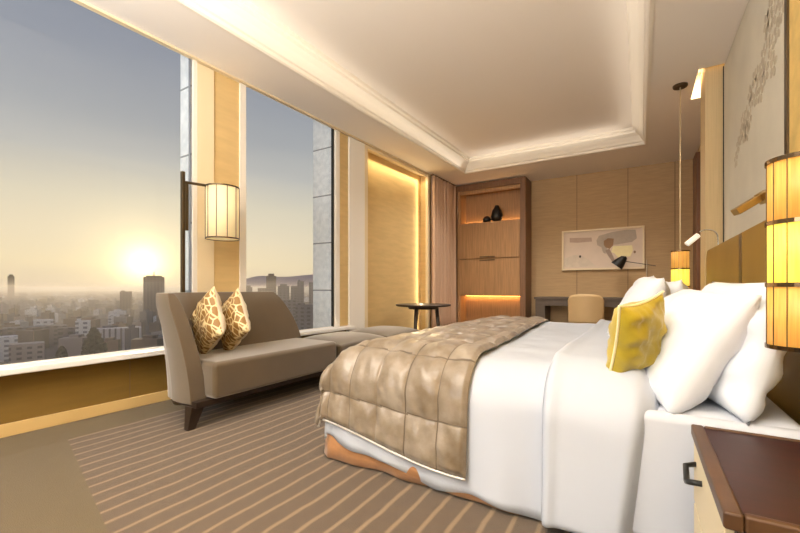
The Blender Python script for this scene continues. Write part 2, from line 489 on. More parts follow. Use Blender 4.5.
# pillows ------------------------------------------------------------
def pillow_bm(w, h, t, pinch=0.06, nu=26, nv=26, wr=0.006, seed=0, sag=0.0):
    """standing in the local XZ plane, faces +-Y, base at z=0"""
    bm = NB()
    def pt(u, v, s):
        a, b = 2 * u - 1, 2 * v - 1
        k = (1 - abs(a) ** 2.6) * (1 - abs(b) ** 2.6)
        th = t / 2 * max(k, 0) ** 0.5
        ex = 1 - pinch * (1 - abs(b) ** 2) * (abs(a) ** 2)
        ez = 1 - pinch * (1 - abs(a) ** 2) * (abs(b) ** 2)
        x = a * w / 2 * ex; z = h / 2 + b * h / 2 * ez
        rad = 1 + 0.9 * max(abs(a), abs(b)) ** 2
        wrk = wr * (vnoise(a * 3.1 + seed, b * 3.7 + seed * 2) * 2 + vnoise(a * 8 + seed, b * 7 + 3 * seed)) * rad * (k ** 0.3 if k > 0 else 0)
        y = s * th + s * wrk * 1.6
        y += sag * (1 - b * b)
        return (x, y, z)
    g = [grid(bm, lambda u, v, s=s: pt(u, v, s), nu, nv) for s in (-1, 1)]
    bmesh.ops.remove_doubles(bm, verts=bm.verts[:], dist=1e-5)
    return bm

def place(o, loc, yaw=0, lean=0, roll=0):
    """faces local -Y; yaw about Z, lean about local X, roll in its own plane"""
    o.matrix_world = Matrix.Translation(loc) @ Matrix.Rotation(yaw, 4, 'Z') @ Matrix.Rotation(lean, 4, 'X') @ Matrix.Rotation(roll, 4, 'Y')

def leaf_mat():
    m = bpy.data.materials.new('leaf_brocade'); m.use_nodes = True
    nt = m.node_tree; N = nt.nodes; L = nt.links; b = N['Principled BSDF']; b.inputs['Roughness'].default_value = 0.5
    tc = N.new('ShaderNodeTexCoord'); mp = N.new('ShaderNodeMapping'); mp.inputs['Scale'].default_value = (20, 6, 11)
    mp.inputs['Rotation'].default_value = (0, 0.5, 0)
    L.new(tc.outputs['Object'], mp.inputs['Vector'])
    v = N.new('ShaderNodeTexVoronoi'); v.feature = 'DISTANCE_TO_EDGE'; v.inputs['Scale'].default_value = 1.6
    L.new(mp.outputs['Vector'], v.inputs['Vector'])
    r = N.new('ShaderNodeValToRGB'); r.color_ramp.elements[0].position = 0.05; r.color_ramp.elements[0].color = lin((232, 210, 160))
    r.color_ramp.elements[1].position = 0.13; r.color_ramp.elements[1].color = lin((146, 108, 54))
    L.new(v.outputs['Distance'], r.inputs['Fac']); L.new(r.outputs['Color'], b.inputs['Base Color'])
    return m
LEAF = leaf_mat(); CREAMFAB = mat('cream_cushion_back', (220, 208, 184), 0.7)
def edged_cushion(name, label, w, h, t, seed, matf, matb, group=None, pinch=0.07):
    o = link_mesh(name, pillow_bm(w, h, t, seed=seed, pinch=pinch), [matf, matb], local=True, smooth=True)
    for p in o.data.polygons:
        if p.center.y > 0: p.material_index = 1
    tag(o, label, 'cushion', group)
    return o
c = edged_cushion('throw_cushion', 'gold leaf-patterned cushion tucked into the curved arm of the sofa', 0.42, 0.42, 0.16, 2, LEAF, CREAMFAB, 'patterned cushions on the sofa')
place(c, (-2.73, 1.76, 0.505), yaw=math.radians(-12), lean=math.radians(-4), roll=math.radians(-32))
c = edged_cushion('throw_cushion', 'gold leaf-patterned cushion leaning on the sofa back, farther from the arm', 0.41, 0.41, 0.16, 5, LEAF, CREAMFAB, 'patterned cushions on the sofa')
place(c, (-2.73, 1.98, 0.505), yaw=math.radians(-10), lean=math.radians(-4), roll=math.radians(-34))

# floor lamp by the window -----------------------------------------------
SHADE = mat('lit_ivory_shade', (226, 208, 168), 0.8, emit=(255, 226, 168), estr=0.38)
def floor_lamp():
    t = thing('floor_lamp', 'bronze floor lamp with ribbed cream drum shade between the two windows', 'lamp', (-3.235, 1.83, 0))
    link_mesh('base', lathe(NB(), [(0.075, 0), (0.08, 0.01), (0.075, 0.018), (0.02, 0.026)], -3.235, 1.83), BRONZE, t, smooth=False)
    link_mesh('pole', box(NB(), -3.25, -3.22, 1.812, 1.838, 0.02, 1.915), BRONZE, t, bevel=0.002)
    link_mesh('bracket', box(NB(), -3.246, -3.224, 1.845, 1.868, 1.43, 1.83), BRONZE, t, bevel=0.002)
    bm = NB(); tube(bm, [(-3.235, 1.83, 1.83), (-3.20, 2.0, 1.835), (-3.17, 2.15, 1.84)], 0.012, 8)
    link_mesh('arm', bm, BRONZE, t)
    cx, cy, R = -3.15, 2.13, 0.135
    sh = link_mesh('shade', lathe(NB(), [(R, 1.385), (R, 1.835)], cx, cy, 40, cap=False), SHADE, t, smooth=True, solid=0.004)
    link_mesh('diffuser', lathe(NB(), [(0.001, 1.39), (R - 0.006, 1.39)], cx, cy, 40, cap=False), SHADE, sh)
    for z in (1.385, 1.835):
        link_mesh('rim', lathe(NB(), [(R + 0.001, z - 0.006), (R + 0.006, z - 0.006), (R + 0.006, z + 0.006), (R + 0.001, z + 0.006)], cx, cy, 40, cap=False), BRONZE, sh)
    for k in range(10):
        a = 2 * PI * k / 10 + 0.3
        bm = NB(); x, y = cx + (R + 0.002) * math.cos(a), cy + (R + 0.002) * math.sin(a)
        tube(bm, [(x, y, 1.385), (x, y, 1.835)], 0.0035, 6); link_mesh('rib', bm, BRONZE, sh)
floor_lamp()

# round side table ---------------------------------------------------------
def round_table():
    cx, cy = -2.83, 5.28
    t = thing('side_table', 'round dark wooden side table on splayed legs before the gold niche', 'table', (cx, cy, 0))
    link_mesh('table_top', lathe(NB(), [(0.39, 0.672), (0.415, 0.68), (0.42, 0.695), (0.415, 0.702)], cx, cy, 48), DARKW, t)
    for k in range(3):
        a = math.radians(-92 + k * 120)
        bm = NB(); tube(bm, [(cx + 0.27 * math.cos(a), cy + 0.27 * math.sin(a), 0), (cx + 0.2 * math.cos(a), cy + 0.2 * math.sin(a), 0.675)], [0.02, 0.03], 10)
        link_mesh('leg', bm, DARKW, t, smooth=True)
    link_mesh('apron', lathe(NB(), [(0.22, 0.63), (0.24, 0.672)], cx, cy, 32), DARKW, t)
round_table()

# curtain ------------------------------------------------------------------
CURT = mat('dusty_rose_beige_curtain', (206, 172, 144), 0.75, sheen=0.2)
def curtain():
    t = thing('curtain', 'floor-length pleated dusty beige curtain between the gold niche and the wooden cabinet', 'curtain', (-3.2, 6.75, 0))
    def f(u, v):
        y = 6.28 + 0.93 * u
        off = -3.385 + 0.045 * math.sin(u * 2 * PI * 8.5) + 0.012 * math.sin(u * 41 + v * 1.5)
        return (off + KW * y, y, 0.015 + 2.95 * v)
    bm = NB(); grid(bm, f, 170, 8)
    link_mesh('drape', bm, CURT, t, smooth=True, solid=0.006)
    bm = NB(); wbox(bm, 6.28, 7.21, -3.41, -3.36, 2.968, 2.99); link_mesh('curtain_rail', bm, WOODD, t)
curtain()

# tall cabinet ---------------------------------------------------------------
LEDW = mat('warm_led_strip', (255, 190, 110), 0.5, emit=(255, 172, 84), estr=9.0)
def cabinet():
    x0, x1, yf, yb, zt = -3.225, -1.79, 7.27, 7.73, 2.985
    t = thing('tall_cabinet', 'tall walnut cabinet with lit niches in the far left corner', 'cabinet', ((x0 + x1) / 2, 7.5, 0))
    bm = NB()
    box(bm, x0, x0 + 0.09, yf, yb - 0.004, 0, zt); box(bm, x1 - 0.10, x1, yf, yb - 0.004, 0, zt)
    box(bm, x0 + 0.09, x1 - 0.10, yf, yb - 0.004, 2.87, zt)
    box(bm, x0 + 0.09, x1 - 0.10, yf, yb - 0.004, 0, 0.08)
    link_mesh('frame', bm, WOODD, t, bevel=0.004)
    bm = NB()
    box(bm, x0 + 0.09, x1 - 0.10, yf + 0.33, yb - 0.004, 0.08, 2.87)
    link_mesh('back_panel', bm, WOOD, t)
    bm = NB()
    box(bm, x0 + 0.09, x0 + 0.15, yf + 0.03, yf + 0.33, 0.08, 2.87); 
    link_mesh('inner_side', bm, WOOD, t)
    link_mesh('valance', box(NB(), x0 + 0.15, x1 - 0.10, yf + 0.04, yf + 0.08, 2.80, 2.87), WOOD, t)
    link_mesh('shelf', box(NB(), x0 + 0.15, x1 - 0.10, yf + 0.03, yf + 0.33, 2.20, 2.222), WOOD, t)
    link_mesh('shelf', box(NB(), x0 + 0.15, x1 - 0.10, yf + 0.03, yf + 0.33, 0.80, 0.83), WOOD, t)
    for z0, z1 in ((1.525, 2.215), (0.815, 1.512)):
        d = link_mesh('door', box(NB(), x0 + 0.10, x1 - 0.105, yf + 0.008, yf + 0.03, z0, z1), WOOD, t, bevel=0.002)
        zz = z0 + 0.018 if z0 > 1.3 else z1 - 0.035
        bm = NB(); box(bm, -2.66, -2.36, yf - 0.012, yf + 0.008, zz, zz + 0.018); link_mesh('handle', bm, BRONZE, d)
    for z0, z1 in ((2.24, 2.80), (0.30, 0.80)):
        link_mesh('edge_strip', box(NB(), x0 + 0.092, x0 + 0.108, yf + 0.002, yf + 0.02, z0, z1), CHROME, t)
    link_mesh('light_strip', box(NB(), x0 + 0.17, x1 - 0.13, yf + 0.300, yf + 0.322, 2.223, 2.232), LEDW, t)
    link_mesh('light_strip', box(NB(), x0 + 0.17, x1 - 0.13, yf + 0.275, yf + 0.315, 0.788, 0.799), LEDW, t)
cabinet()
link_v = lathe(NB(), [(0.05, 2.2225), (0.105, 2.27), (0.115, 2.33), (0.09, 2.44), (0.05, 2.50), (0.035, 2.54), (0.03, 2.54)], -2.37, 7.42, 28)
tag(link_mesh('vase', link_v, BLACK, smooth=True), 'tall black teardrop vase in the upper niche of the cabinet', 'vase')
link_v = lathe(NB(), [(0.04, 2.2225), (0.075, 2.25), (0.08, 2.29), (0.05, 2.335), (0.025, 2.35), (0.02, 2.35)], -2.56, 7.40, 24)
tag(link_mesh('vase', link_v, BLACK, smooth=True), 'small squat black vase in the upper niche of the cabinet', 'vase')

# desk + chair + lamp + picture ----------------------------------------------
DESKM = mat('dark_taupe_desk', (92, 78, 66), 0.5, noise=0.12, nscale=5, stretch=(1, 8, 8))
t = thing('desk', 'long dark taupe desk against the back wall beneath the picture', 'desk', (-0.65, 7.45, 0))
link_mesh('desk_top', box(NB(), -1.62, 0.30, 7.18, 7.72, 0.755, 0.79), DESKM, t, bevel=0.003)
link_mesh('apron', box(NB(), -1.60, 0.28, 7.20, 7.70, 0.64, 0.755), DESKM, t, bevel=0.002)
for a, b in ((-1.60, -1.44), (0.14, 0.28)):
    link_mesh('leg_panel', box(NB(), a, b, 7.20, 7.70, 0, 0.64), DESKM, t, bevel=0.002)

LEATH = mat('cream_leather', (206, 176, 130), 0.5, noise=0.03, nscale=6)
def chair():
    t = thing('desk_chair', 'cream upholstered chair with rounded back at the desk', 'chair', (-0.735, 6.92, 0))
    bm = NB()
    def back(u, v, o=0.0):
        a = 2 * u - 1
        x = -0.735 + a * 0.235 * (1 - 0.04 * (1 - v))
        top = 0.855 - 0.045 * abs(a) ** 3.2
        if abs(a) > 0.8: top -= 0.05 * ((abs(a) - 0.8) / 0.2) ** 2
        z = 0.40 + (top - 0.40) * v
        y = 6.70 + 0.09 * a * a - 0.03 * v
        return (x, y + o, z)
    g1 = grid(bm, lambda u, v: back(u, v), 20, 12)
    link_mesh('backrest', bm, LEATH, t, smooth=True, solid=0.05)
    bm = NB(); box(bm, -0.97, -0.50, 6.74, 7.16, 0.38, 0.46); link_mesh('seat', bm, LEATH, t, bevel=0.03)
    for x in (-0.94, -0.53):
        for y in (6.78, 7.12):
            bm = NB(); tube(bm, [(x, y, 0), (x, y, 0.39)], [0.014, 0.02], 8); link_mesh('leg', bm, DARKW, t)
chair()

def desk_lamp():
    t = thing('desk_lamp', 'slim desk lamp with black conical shade on the dark desk', 'lamp', (0.08, 7.4, 0.79))
    link_mesh('base', lathe(NB(), [(0.08, 0.79), (0.08, 0.802), (0.02, 0.81)], 0.08, 7.4), BLACK, t)
    bm = NB(); tube(bm, [(0.08, 7.4, 0.80), (0.08, 7.4, 1.40)], 0.008, 8); link_mesh('pole', bm, CHROME, t)
    bm = NB(); tube(bm, [(0.20, 7.4, 1.30), (0.08, 7.4, 1.325), (-0.21, 7.4, 1.385)], 0.005, 8); link_mesh('arm', bm, BLACK, t)
    bm = NB(); tube(bm, [(-0.20, 7.4, 1.45), (-0.24, 7.4, 1.435), (-0.30, 7.4, 1.37), (-0.345, 7.4, 1.315)], [0.02, 0.055, 0.085, 0.10], 20, cap=True)
    link_mesh('lamp_shade', bm, BLACK, t)
desk_lamp()

def picture():
    X0, X1, Z0, Z1, Y = -1.237, 0.051, 1.272, 1.99, 7.728
    t = thing('framed_picture', 'wide abstract picture in beige tones in a thin cream frame above the desk', 'picture', ((X0 + X1) / 2, Y, Z0))
    w = 0.028
    bm = NB()
    box(bm, X0, X1, Y - 0.05, Y, Z0, Z0 + w); box(bm, X0, X1, Y - 0.05, Y, Z1 - w, Z1)
    box(bm, X0, X0 + w, Y - 0.05, Y, Z0 + w, Z1 - w); box(bm, X1 - w, X1, Y - 0.05, Y, Z0 + w, Z1 - w)
    link_mesh('frame', bm, mat('cream_gilt_frame', (240, 222, 186), 0.4), t, bevel=0.002)
    cv = link_mesh('canvas', box(NB(), X0 + w, X1 - w, Y - 0.012, Y, Z0 + w, Z1 - w), mat('painting_ground', (226, 208, 190), 0.8, noise=0.04, nscale=4), t)
    def P(fx, fz): return (X0 + (X1 - X0) * fx, Z1 - (Z1 - Z0) * fz)
    def patch(pts, col, k):
        bm = NB(); prism(bm, [P(a, b) for a, b in pts], Y - 0.0125 - 0.0006 * k, Y - 0.0118, 'y')
        link_mesh('paint_patch', bm, mat('paint_%d' % k, col, 0.8, noise=0.05, nscale=14), cv)
    patch([(.10, .18), (.38, .20), (.385, .30), (.20, .31), (.10, .29)], (196, 170, 152), 1)
    patch([(.44, .28), (.47, .17), (.62, .10), (.80, .06), (.90, .08), (.915, .28), (.86, .36), (.70, .40), (.58, .42), (.55, .62), (.52, .58), (.50, .45), (.45, .40)], (186, 172, 156), 2)
    patch([(.53, .30), (.58, .24), (.65, .26), (.64, .42), (.60, .50), (.55, .46), (.53, .40)], (158, 126, 96), 3)
    patch([(.64, .44), (.86, .44), (.87, .56), (.84, .70), (.70, .72), (.66, .62), (.62, .58)], (252, 238, 186), 4)
    patch([(.55, .52), (.60, .50), (.645, .70), (.675, .86), (.65, .87), (.60, .72), (.56, .60)], (170, 150, 136), 5)
    patch([(.03, .70), (.14, .62), (.24, .62), (.34, .74), (.44, .92), (.03, .92)], (218, 204, 186), 6)
    for fx, fz, c, k in ((.235, .66, (60, 50, 44), 7), (.89, .60, (150, 120, 92), 8)):
        cx, cz = P(fx, fz)
        bm = NB(); prism(bm, [(cx + 0.017 * math.cos(a * PI / 6), cz + 0.024 * math.sin(a * PI / 6)) for a in range(12)], Y - 0.0125 - 0.0006 * k, Y - 0.0118, 'y')
        link_mesh('paint_patch', bm, mat('paint_%d' % k, c, 0.8), cv)
picture()

# ================================================================== THE BED
COPPER = mat('copper_satin', (178, 128, 84), 0.38, noise=0.16, nscale=9, sheen=0.2, bump=0.4, bscale=9)
LINEN = mat('white_cotton', (226, 230, 236), 0.8)
DUVM = mat('soft_white_duvet_cover', (184, 190, 200), 0.8)
SHEET = mat('fitted_sheet', (196, 200, 208), 0.8)
SATIN = mat('taupe_satin_quilt', (152, 140, 124), 0.27, nscale=7, sheen=0.15, bump=0.3, bscale=13, col2=(116, 100, 78))  # satin's blotchy silver-brown reflections painted in as two-tone colour noise
t = thing('bed', 'wide bed with white mattress and copper satin valance', 'bed', (-0.55, 2.95, 0))
link_mesh('bed_base', box(NB(), -1.44, 0.44, 1.78, 4.14, 0.10, 0.27), DARKW, t, bevel=0.01)
for x in (-1.38, 0.38):
    for y in (1.86, 4.06):
        bm = NB(); tube(bm, [(x, y, 0), (x, y, 0.11)], 0.025, 10); link_mesh('leg', bm, DARKW, t)
link_mesh('mattress', box(NB(), -1.44, 0.46, 1.70, 4.16, 0.27, 0.515), SHEET, t, bevel=0.05)
tag(link_mesh('sheet_overhang', box(NB(), -0.20, 0.46, 1.648, 1.72, 0.05, 0.508), SHEET, t, bevel=0.03), None)
# valance
bm = NB()
per = [(0.44, 1.68), (-1.50, 1.68), (-1.50, 4.18), (0.44, 4.18)]
seg = []
for i in range(3):
    a, b = Vector(per[i]), Vector(per[i + 1]); L_ = (b - a).length; n = int(L_ / 0.02)
    for k in range(n): seg.append((a + (b - a) * (k / n), (b - a).normalized(), i))
seg.append((Vector(per[3]), Vector((1, 0)), 2))
cols = []
for k, (p, d, i) in enumerate(seg):
    nrm = Vector((d.y, -d.x)); c_ = Vector((-0.5, 2.9)) - p
    if nrm.dot(c_) > 0: nrm = -nrm
    s = k * 0.02
    w = 0.012 * math.sin(s * 11) * math.sin(s * 4.1 + 1) + 0.006 * math.sin(s * 23)
    cols.append([bm.verts.new((p.x + nrm.x * (w * (1 - f) + 0.035 * (1 - f)), p.y + nrm.y * (w * (1 - f) + 0.035 * (1 - f)), 0.012 + 0.27 * f)) for f in (0, .25, .5, .75, 1)])
for k in range(len(cols) - 1):
    for j in range(4): bm.faces.new((cols[k][j], cols[k + 1][j], cols[k + 1][j + 1], cols[k][j + 1]))
tag(link_mesh('valance', bm, COPPER, t, smooth=True, solid=0.004), 'copper satin valance')

EX, EN, EF = -1.275, 1.865, 4.02
def drape(p, q, zt, r, grow, flare=0.10):
    ex, en, ef = EX, EN, EF
    def h(d):
        if d <= 0: return 0, 0
        if d < r * PI / 2: return r * math.sin(d / r), r * (1 - math.cos(d / r))
        e = d - r * PI / 2
        return r + flare * e, r + e
    hx, dx = h(ex - p); hy, dy = h(en - q); hf, df = h(q - ef)
    dyy = max(dy, df)
    drop = (dx ** 5 + dyy ** 5) ** 0.2
    x = (p if p > ex else ex - hx); y = q
    if q < en: y = en - hy
    if q > ef: y = ef + hf
    cor = min(dx, dyy)                       # extra fold at the corner
    y += (-cor if q < en else cor) * 0.05 if dyy > 0 else 0
    return Vector((x, y, zt - drop))

def duvet():
    bm = NB()
    P0, P1 = EX - 0.46, -0.12
    Q0, Q1 = EN - 0.70, EF + 0.56
    def f(u, v):
        p = P0 + (P1 - P0) * u; q = Q0 + (Q1 - Q0) * v
        hem = 0.03 * vnoise(p * 4, 3.3)
        if q < EN: q = EN - (EN - q) * (0.84 + 0.16 * sstep(-1.6, -0.75, p)) - (0.012 + 0.012 * math.sin(p * 13) if v == 0 else 0)
        r = 0.21
        P = drape(p, q, 0.615, r, 0, 0.06)
        side = max(0, 0.55 - P.z)
        if q < EN: P.y -= side * (0.05 * math.sin(p * 9) * 0.35 + 0.02 * math.sin(p * 23 + 1)) 
        P.z += 0.012 * vnoise(p * 5, q * 5) + 0.006 * vnoise(p * 14, q * 12)
        return P
    grid(bm, f, 110, 170)
    o = link_mesh('duvet', bm, DUVM, smooth=True, solid=0.012)
    tag(o, 'smooth white duvet covering the bed beneath the quilted runner', 'duvet')
    # turned-back upper layer towards the pillows, a clear ridge at its edge
    bm = NB()
    A, B = -0.335, 0.06
    def f2(u, v):
        q = Q0 - 0.0 + (Q1 - Q0) * v
        p = A + (B - A) * u
        P = drape(p, q, 0.615, 0.215, 0, 0.06)
        lift = 0.040 * sstep(0, 0.045, u) + 0.012 * math.exp(-((u - 0.09) / 0.06) ** 2)
        if u > 0.80:
            e = (u - 0.80) / 0.20; lift -= 0.115 * e * e
        nx = 0.0
        # push outward along the surface
        if q < EN: 
            k = sstep(0, 0.18, EN - q); P.y -= lift * k * (1.2 if lift > 0 else 0.6); P.z += lift * (1 - k)
        elif q > EF:
            k = sstep(0, 0.18, q - EF); P.y += lift * k; P.z += lift * (1 - k)
        else: P.z += lift
        P.z += 0.010 * vnoise(p * 6 + 9, q * 5)
        if u == 0: P.z -= 0.0
        P.x += 0.018 * vnoise(q * 2.2, 7.7) - (0.16 * max(0, 0.5 - P.z) * u if q < EN else 0)
        return P
    grid(bm, f2, 26, 170)
    link_mesh('turned_back_edge', bm, DUVM, o, smooth=True, solid=0.014)
duvet()

def runner():
    P0 = EX - 0.50; Q0, Q1 = EN - 0.655, EF + 0.40
    def tri(x, w):                     # quilting: 0 on the stitch line, 1 mid-cell
        return abs(math.sin(PI * x / w))
    def base(u, v):
        q = Q0 + (Q1 - Q0) * v
        Pr = -0.655 - 0.12 * sstep(1.7, 4.0, q)
        p = P0 + (Pr - P0) * u
        qq = q
        if q < EN: qq = EN - (EN - q) * (0.82 + 0.18 * sstep(-1.6, -0.7, p)) 
        return p, q, qq
    def f(u, v):
        p, q, qq = base(u, v)
        P = drape(p, qq, 0.640, 0.225, 0, 0.08)
        P2 = drape(p + 0.004, qq, 0.640, 0.225, 0, 0.08); P3 = drape(p, qq + 0.004, 0.640, 0.225, 0, 0.08)
        n = (P2 - P).cross(P3 - P)
        n = n.normalized() if n.length > 0 else Vector((0, 0, 1))
        if n.z < 0 and P.z > 0.6: n = -n
        # cell sizes: columns 0.162 wide along x, rows 0.30 along y
        a = tri(p + 1.85 - 0.02, 0.172); b = tri(qq - (EN - 0.385 - 0.05 * sstep(-1.6, -0.7, p) * (1 if q < EN else 0)), 0.30)
        puff = 0.026 * (min(a, 1) ** 0.38) * (b ** 0.38)
        hang = sstep(0.0, 0.2, EN - q)
        wr = (0.003 + 0.003 * hang) * vnoise(p * 26 + q * 5, q * 15) * 2 + 0.010 * vnoise(p * 9, q * 10)
        edge = min(1, (1 - u) / 0.02, v / 0.01, (1 - v) / 0.01)
        return P + n * (puff * max(edge, 0) + wr * max(edge, 0))
    NU, NV = 200, 420
    bm = NB(); grid(bm, f, NU, NV)
    bm.faces.ensure_lookup_table()
    for i in range(NU):
        for j in range(NV):
            p, q, qq = base((i + 0.5) / NU, (j + 0.5) / NV)
            a = tri(p + 1.85 - 0.02, 0.172); b = tri(qq - (EN - 0.385 - 0.05 * sstep(-1.6, -0.7, p) * (1 if q < EN else 0)), 0.30)
            if a < 0.045 or b < 0.040: bm.faces[i * NV + j].material_index = 1
    o = link_mesh('bed_runner', bm, [SATIN, mat('stitch_channel', (92, 78, 60), 0.6)], smooth=True, solid=0.012)
    tag(o, 'quilted taupe satin runner spread across the foot of the bed', 'bed runner')
    # beaded hem along the near side
    bm = NB()
    pts = []
    N_ = 90
    for k in range(N_ + 1):
        p, q, qq = base(k / N_, 0); pts.append(drape(p, qq, 0.640, 0.225, 0, 0.08) + Vector((0, -0.004, -0.004)))
    tube(bm, pts, [0.007 if k % 2 else 0.0045 for k in range(len(pts))], 8)
    tag(link_mesh('beaded_hem', bm, mat('silver_bead_trim', (205, 200, 190), 0.3, metal=0.5), o, smooth=True), 'silver beaded hem')
runner()

def bed_pillow(label, w, h, tk, loc, yaw, lean, roll=0, seed=1, m=LINEN, group='white pillows on the bed', name='pillow', pinch=0.05):
    o = link_mesh(name, pillow_bm(w, h, tk, seed=seed, pinch=pinch, wr=0.008), m, local=True, smooth=True)
    tag(o, label, 'pillow', group); place(o, loc, math.radians(yaw), math.radians(lean), math.radians(roll))
    return o
# pillows face -X: yaw -90
bed_pillow('large bright white pillow in front at the near side, right behind the yellow cushion', 0.66, 0.50, 0.24, (0.02, 1.99, 0.505), -77, -30, 2, seed=3)
bed_pillow('white pillow behind the large front one, partly hidden by the near pendant lamp', 0.66, 0.50, 0.20, (0.215, 1.98, 0.505), -76, -18, 0, seed=11)
bed_pillow('white pillow whose upper corner points at the far pendant lamp', 0.66, 0.56, 0.22, (-0.14, 2.88, 0.51), -86, -24, 3, seed=17)
bed_pillow('white pillow hidden mostly behind the far-side pillow, against the headboard', 0.66, 0.50, 0.20, (0.07, 3.04, 0.51), -86, -12, 0, seed=23)
YEL = mat('chartreuse_silk', (172, 150, 32), 0.4, noise=0.2, nscale=9, sheen=0.2, bump=0.3, bscale=14)
YTRIM = mat('pale_cream_piping', (236, 224, 176), 0.5)
o = link_mesh('accent_cushion', pillow_bm(0.23, 0.34, 0.14, seed=31, pinch=0.12, wr=0.007), YEL, local=True, smooth=True)
tag(o, 'shiny yellow-green square cushion standing before the white pillows', 'cushion')
# piping follows the rim
bm = NB(); pts = []
w, h = 0.23, 0.34; pin = 0.12
for side in range(4):
    for k in range(24):
        s = -1 + 2 * k / 24
        a, b = ((s, -1), (1, s), (-s, 1), (-1, -s))[side]
        ex = 1 - pin * (1 - b * b) * a * a; ez = 1 - pin * (1 - a * a) * b * b
        pts.append((a * w / 2 * ex, 0, h / 2 + b * h / 2 * ez))
pts.append(pts[0])
tube(bm, pts, 0.0055, 8)
link_mesh('piping', bm, YTRIM, o, local=True, smooth=True)
place(o, (-0.045, 1.87, 0.60), math.radians(-124), math.radians(-20), math.radians(14))

# headboard ------------------------------------------------------------------
HB = mat('gold_brown_headboard_leather', (156, 120, 46), 0.5, noise=0.06, nscale=4, stretch=(1, 1, 1))
bm = NB()
poly = [(0.9, 0.0), (4.46, 0.0), (4.46, 1.21), (4.45, 1.25), (4.42, 1.275), (4.38, 1.285), (0.9, 1.265)]
prism(bm, poly, 0.50, 0.60, 'x')
hb = link_mesh('panel', bm, HB, None, bevel=0.008)
hb.name = 'headboard'; tag(hb, 'wide gold-brown upholstered headboard with rounded corner behind the pillows', 'headboard')
bm = NB(); box(bm, 0.498, 0.502, 2.98, 3.06, 0.2, 1.27); link_mesh('channel', bm, mat('dark_brass_strip', (110, 84, 36), 0.35, metal=0.6), hb)

# decorative art panel -----------------------------------------------------------
CANV = mat('silvery_canvas', (208, 202, 186), 0.7, noise=0.05, nscale=3, bump=0.1, bscale=90)
t = thing('art_panel', 'tall pale silver-beige wall panel with a branch of grey blossoms above the headboard', 'wall panel', (0.66, 3.7, 0.9))
link_mesh('canvas', box(NB(), 0.652, 0.679, 2.83, 4.64, 0.9, 2.995), CANV, t)
bm = NB(); box(bm, 0.645, 0.679, 2.79, 2.83, 0.9, 2.995); link_mesh('edge_frame', bm, BRONZE, t)
bm = NB(); box(bm, 0.645, 0.679, 4.64, 4.652, 0.9, 2.995); link_mesh('edge_frame', bm, BLACK, t)
rr = random.Random(4)
BLO = mat('grey_beige_blossom', (184, 172, 152), 0.7)
path = [(4.10, 1.98), (4.02, 2.07), (3.92, 2.11), (3.80, 2.10), (3.74, 2.20), (3.64, 2.14), (3.57, 2.25), (3.46, 2.22), (3.40, 2.34), (3.34, 2.20), (3.27, 2.40), (3.22, 2.27), (3.16, 2.47), (3.10, 2.36), (3.04, 2.52), (2.98, 2.40), (2.93, 2.58), (2.90, 2.46), (3.06, 2.24), (3.00, 2.66), (2.90, 2.70), (3.12, 2.60), (3.50, 2.36), (3.62, 2.30), (3.30, 2.30), (2.96, 2.80), (3.20, 2.56), (3.72, 2.08), (3.86, 2.20)]
for (y, z) in path:
    bm = NB()
    cy, cz = y, z; Rr = rr.uniform(0.062, 0.078); a0 = rr.uniform(0, PI)
    for k in range(5):
        a = a0 + k * 2 * PI / 5
        py, pz = cy + Rr * 0.62 * math.cos(a), cz + Rr * 0.62 * math.sin(a)
        pl = []
        for b in range(10):
            e = b * PI / 5; du, dv = Rr * 0.40 * math.cos(e), Rr * 0.30 * math.sin(e)
            pl.append((max(2.835, py + du * math.cos(a) - dv * math.sin(a)), pz + du * math.sin(a) + dv * math.cos(a)))
        prism(bm, pl, 0.6495, 0.6525, 'x')
    tag(link_mesh('blossom', bm, BLO, t), 'raised grey-beige blossom')
t2 = link_mesh('gold_wall_panel', box(NB(), 0.655, 0.679, 0.6, 2.788, 0.9, 2.995), mat('gold_leaf_panel', (226, 192, 116), 0.55, noise=0.12, nscale=9, bump=0.15, bscale=30))
tag(t2, 'gold-toned wall panel at the right edge beyond the blossom panel', 'wall panel')

# pendant lamps ---------------------------------------------------------------------
def veneer(name, col, ecol, es):
    m = mat(name, col, 0.5, noise=0.15, nscale=6, stretch=(30, 30, 1.2))
    nt = m.node_tree; b = nt.nodes['Principled BSDF']
    r = nt.nodes.new('ShaderNodeValToRGB'); nz = [n for n in nt.nodes if n.type == 'TEX_NOISE'][0]
    e = lin(ecol)
    r.color_ramp.elements[0].position = 0.3; r.color_ramp.elements[0].color = (e[0] * 0.75, e[1] * 0.65, e[2] * 0.5, 1)
    r.color_ramp.elements[1].position = 0.7; r.color_ramp.elements[1].color = e
    nt.links.new(nz.outputs['Fac'], r.inputs['Fac']); nt.links.new(r.outputs['Color'], b.inputs['Emission Color'])
    b.inputs['Emission Strength'].default_value = es
    return m
VEN = veneer('amber_veneer', (200, 140, 60), (255, 190, 92), 0.62)
VENM = veneer('glowing_veneer', (230, 190, 70), (255, 232, 96), 1.25)
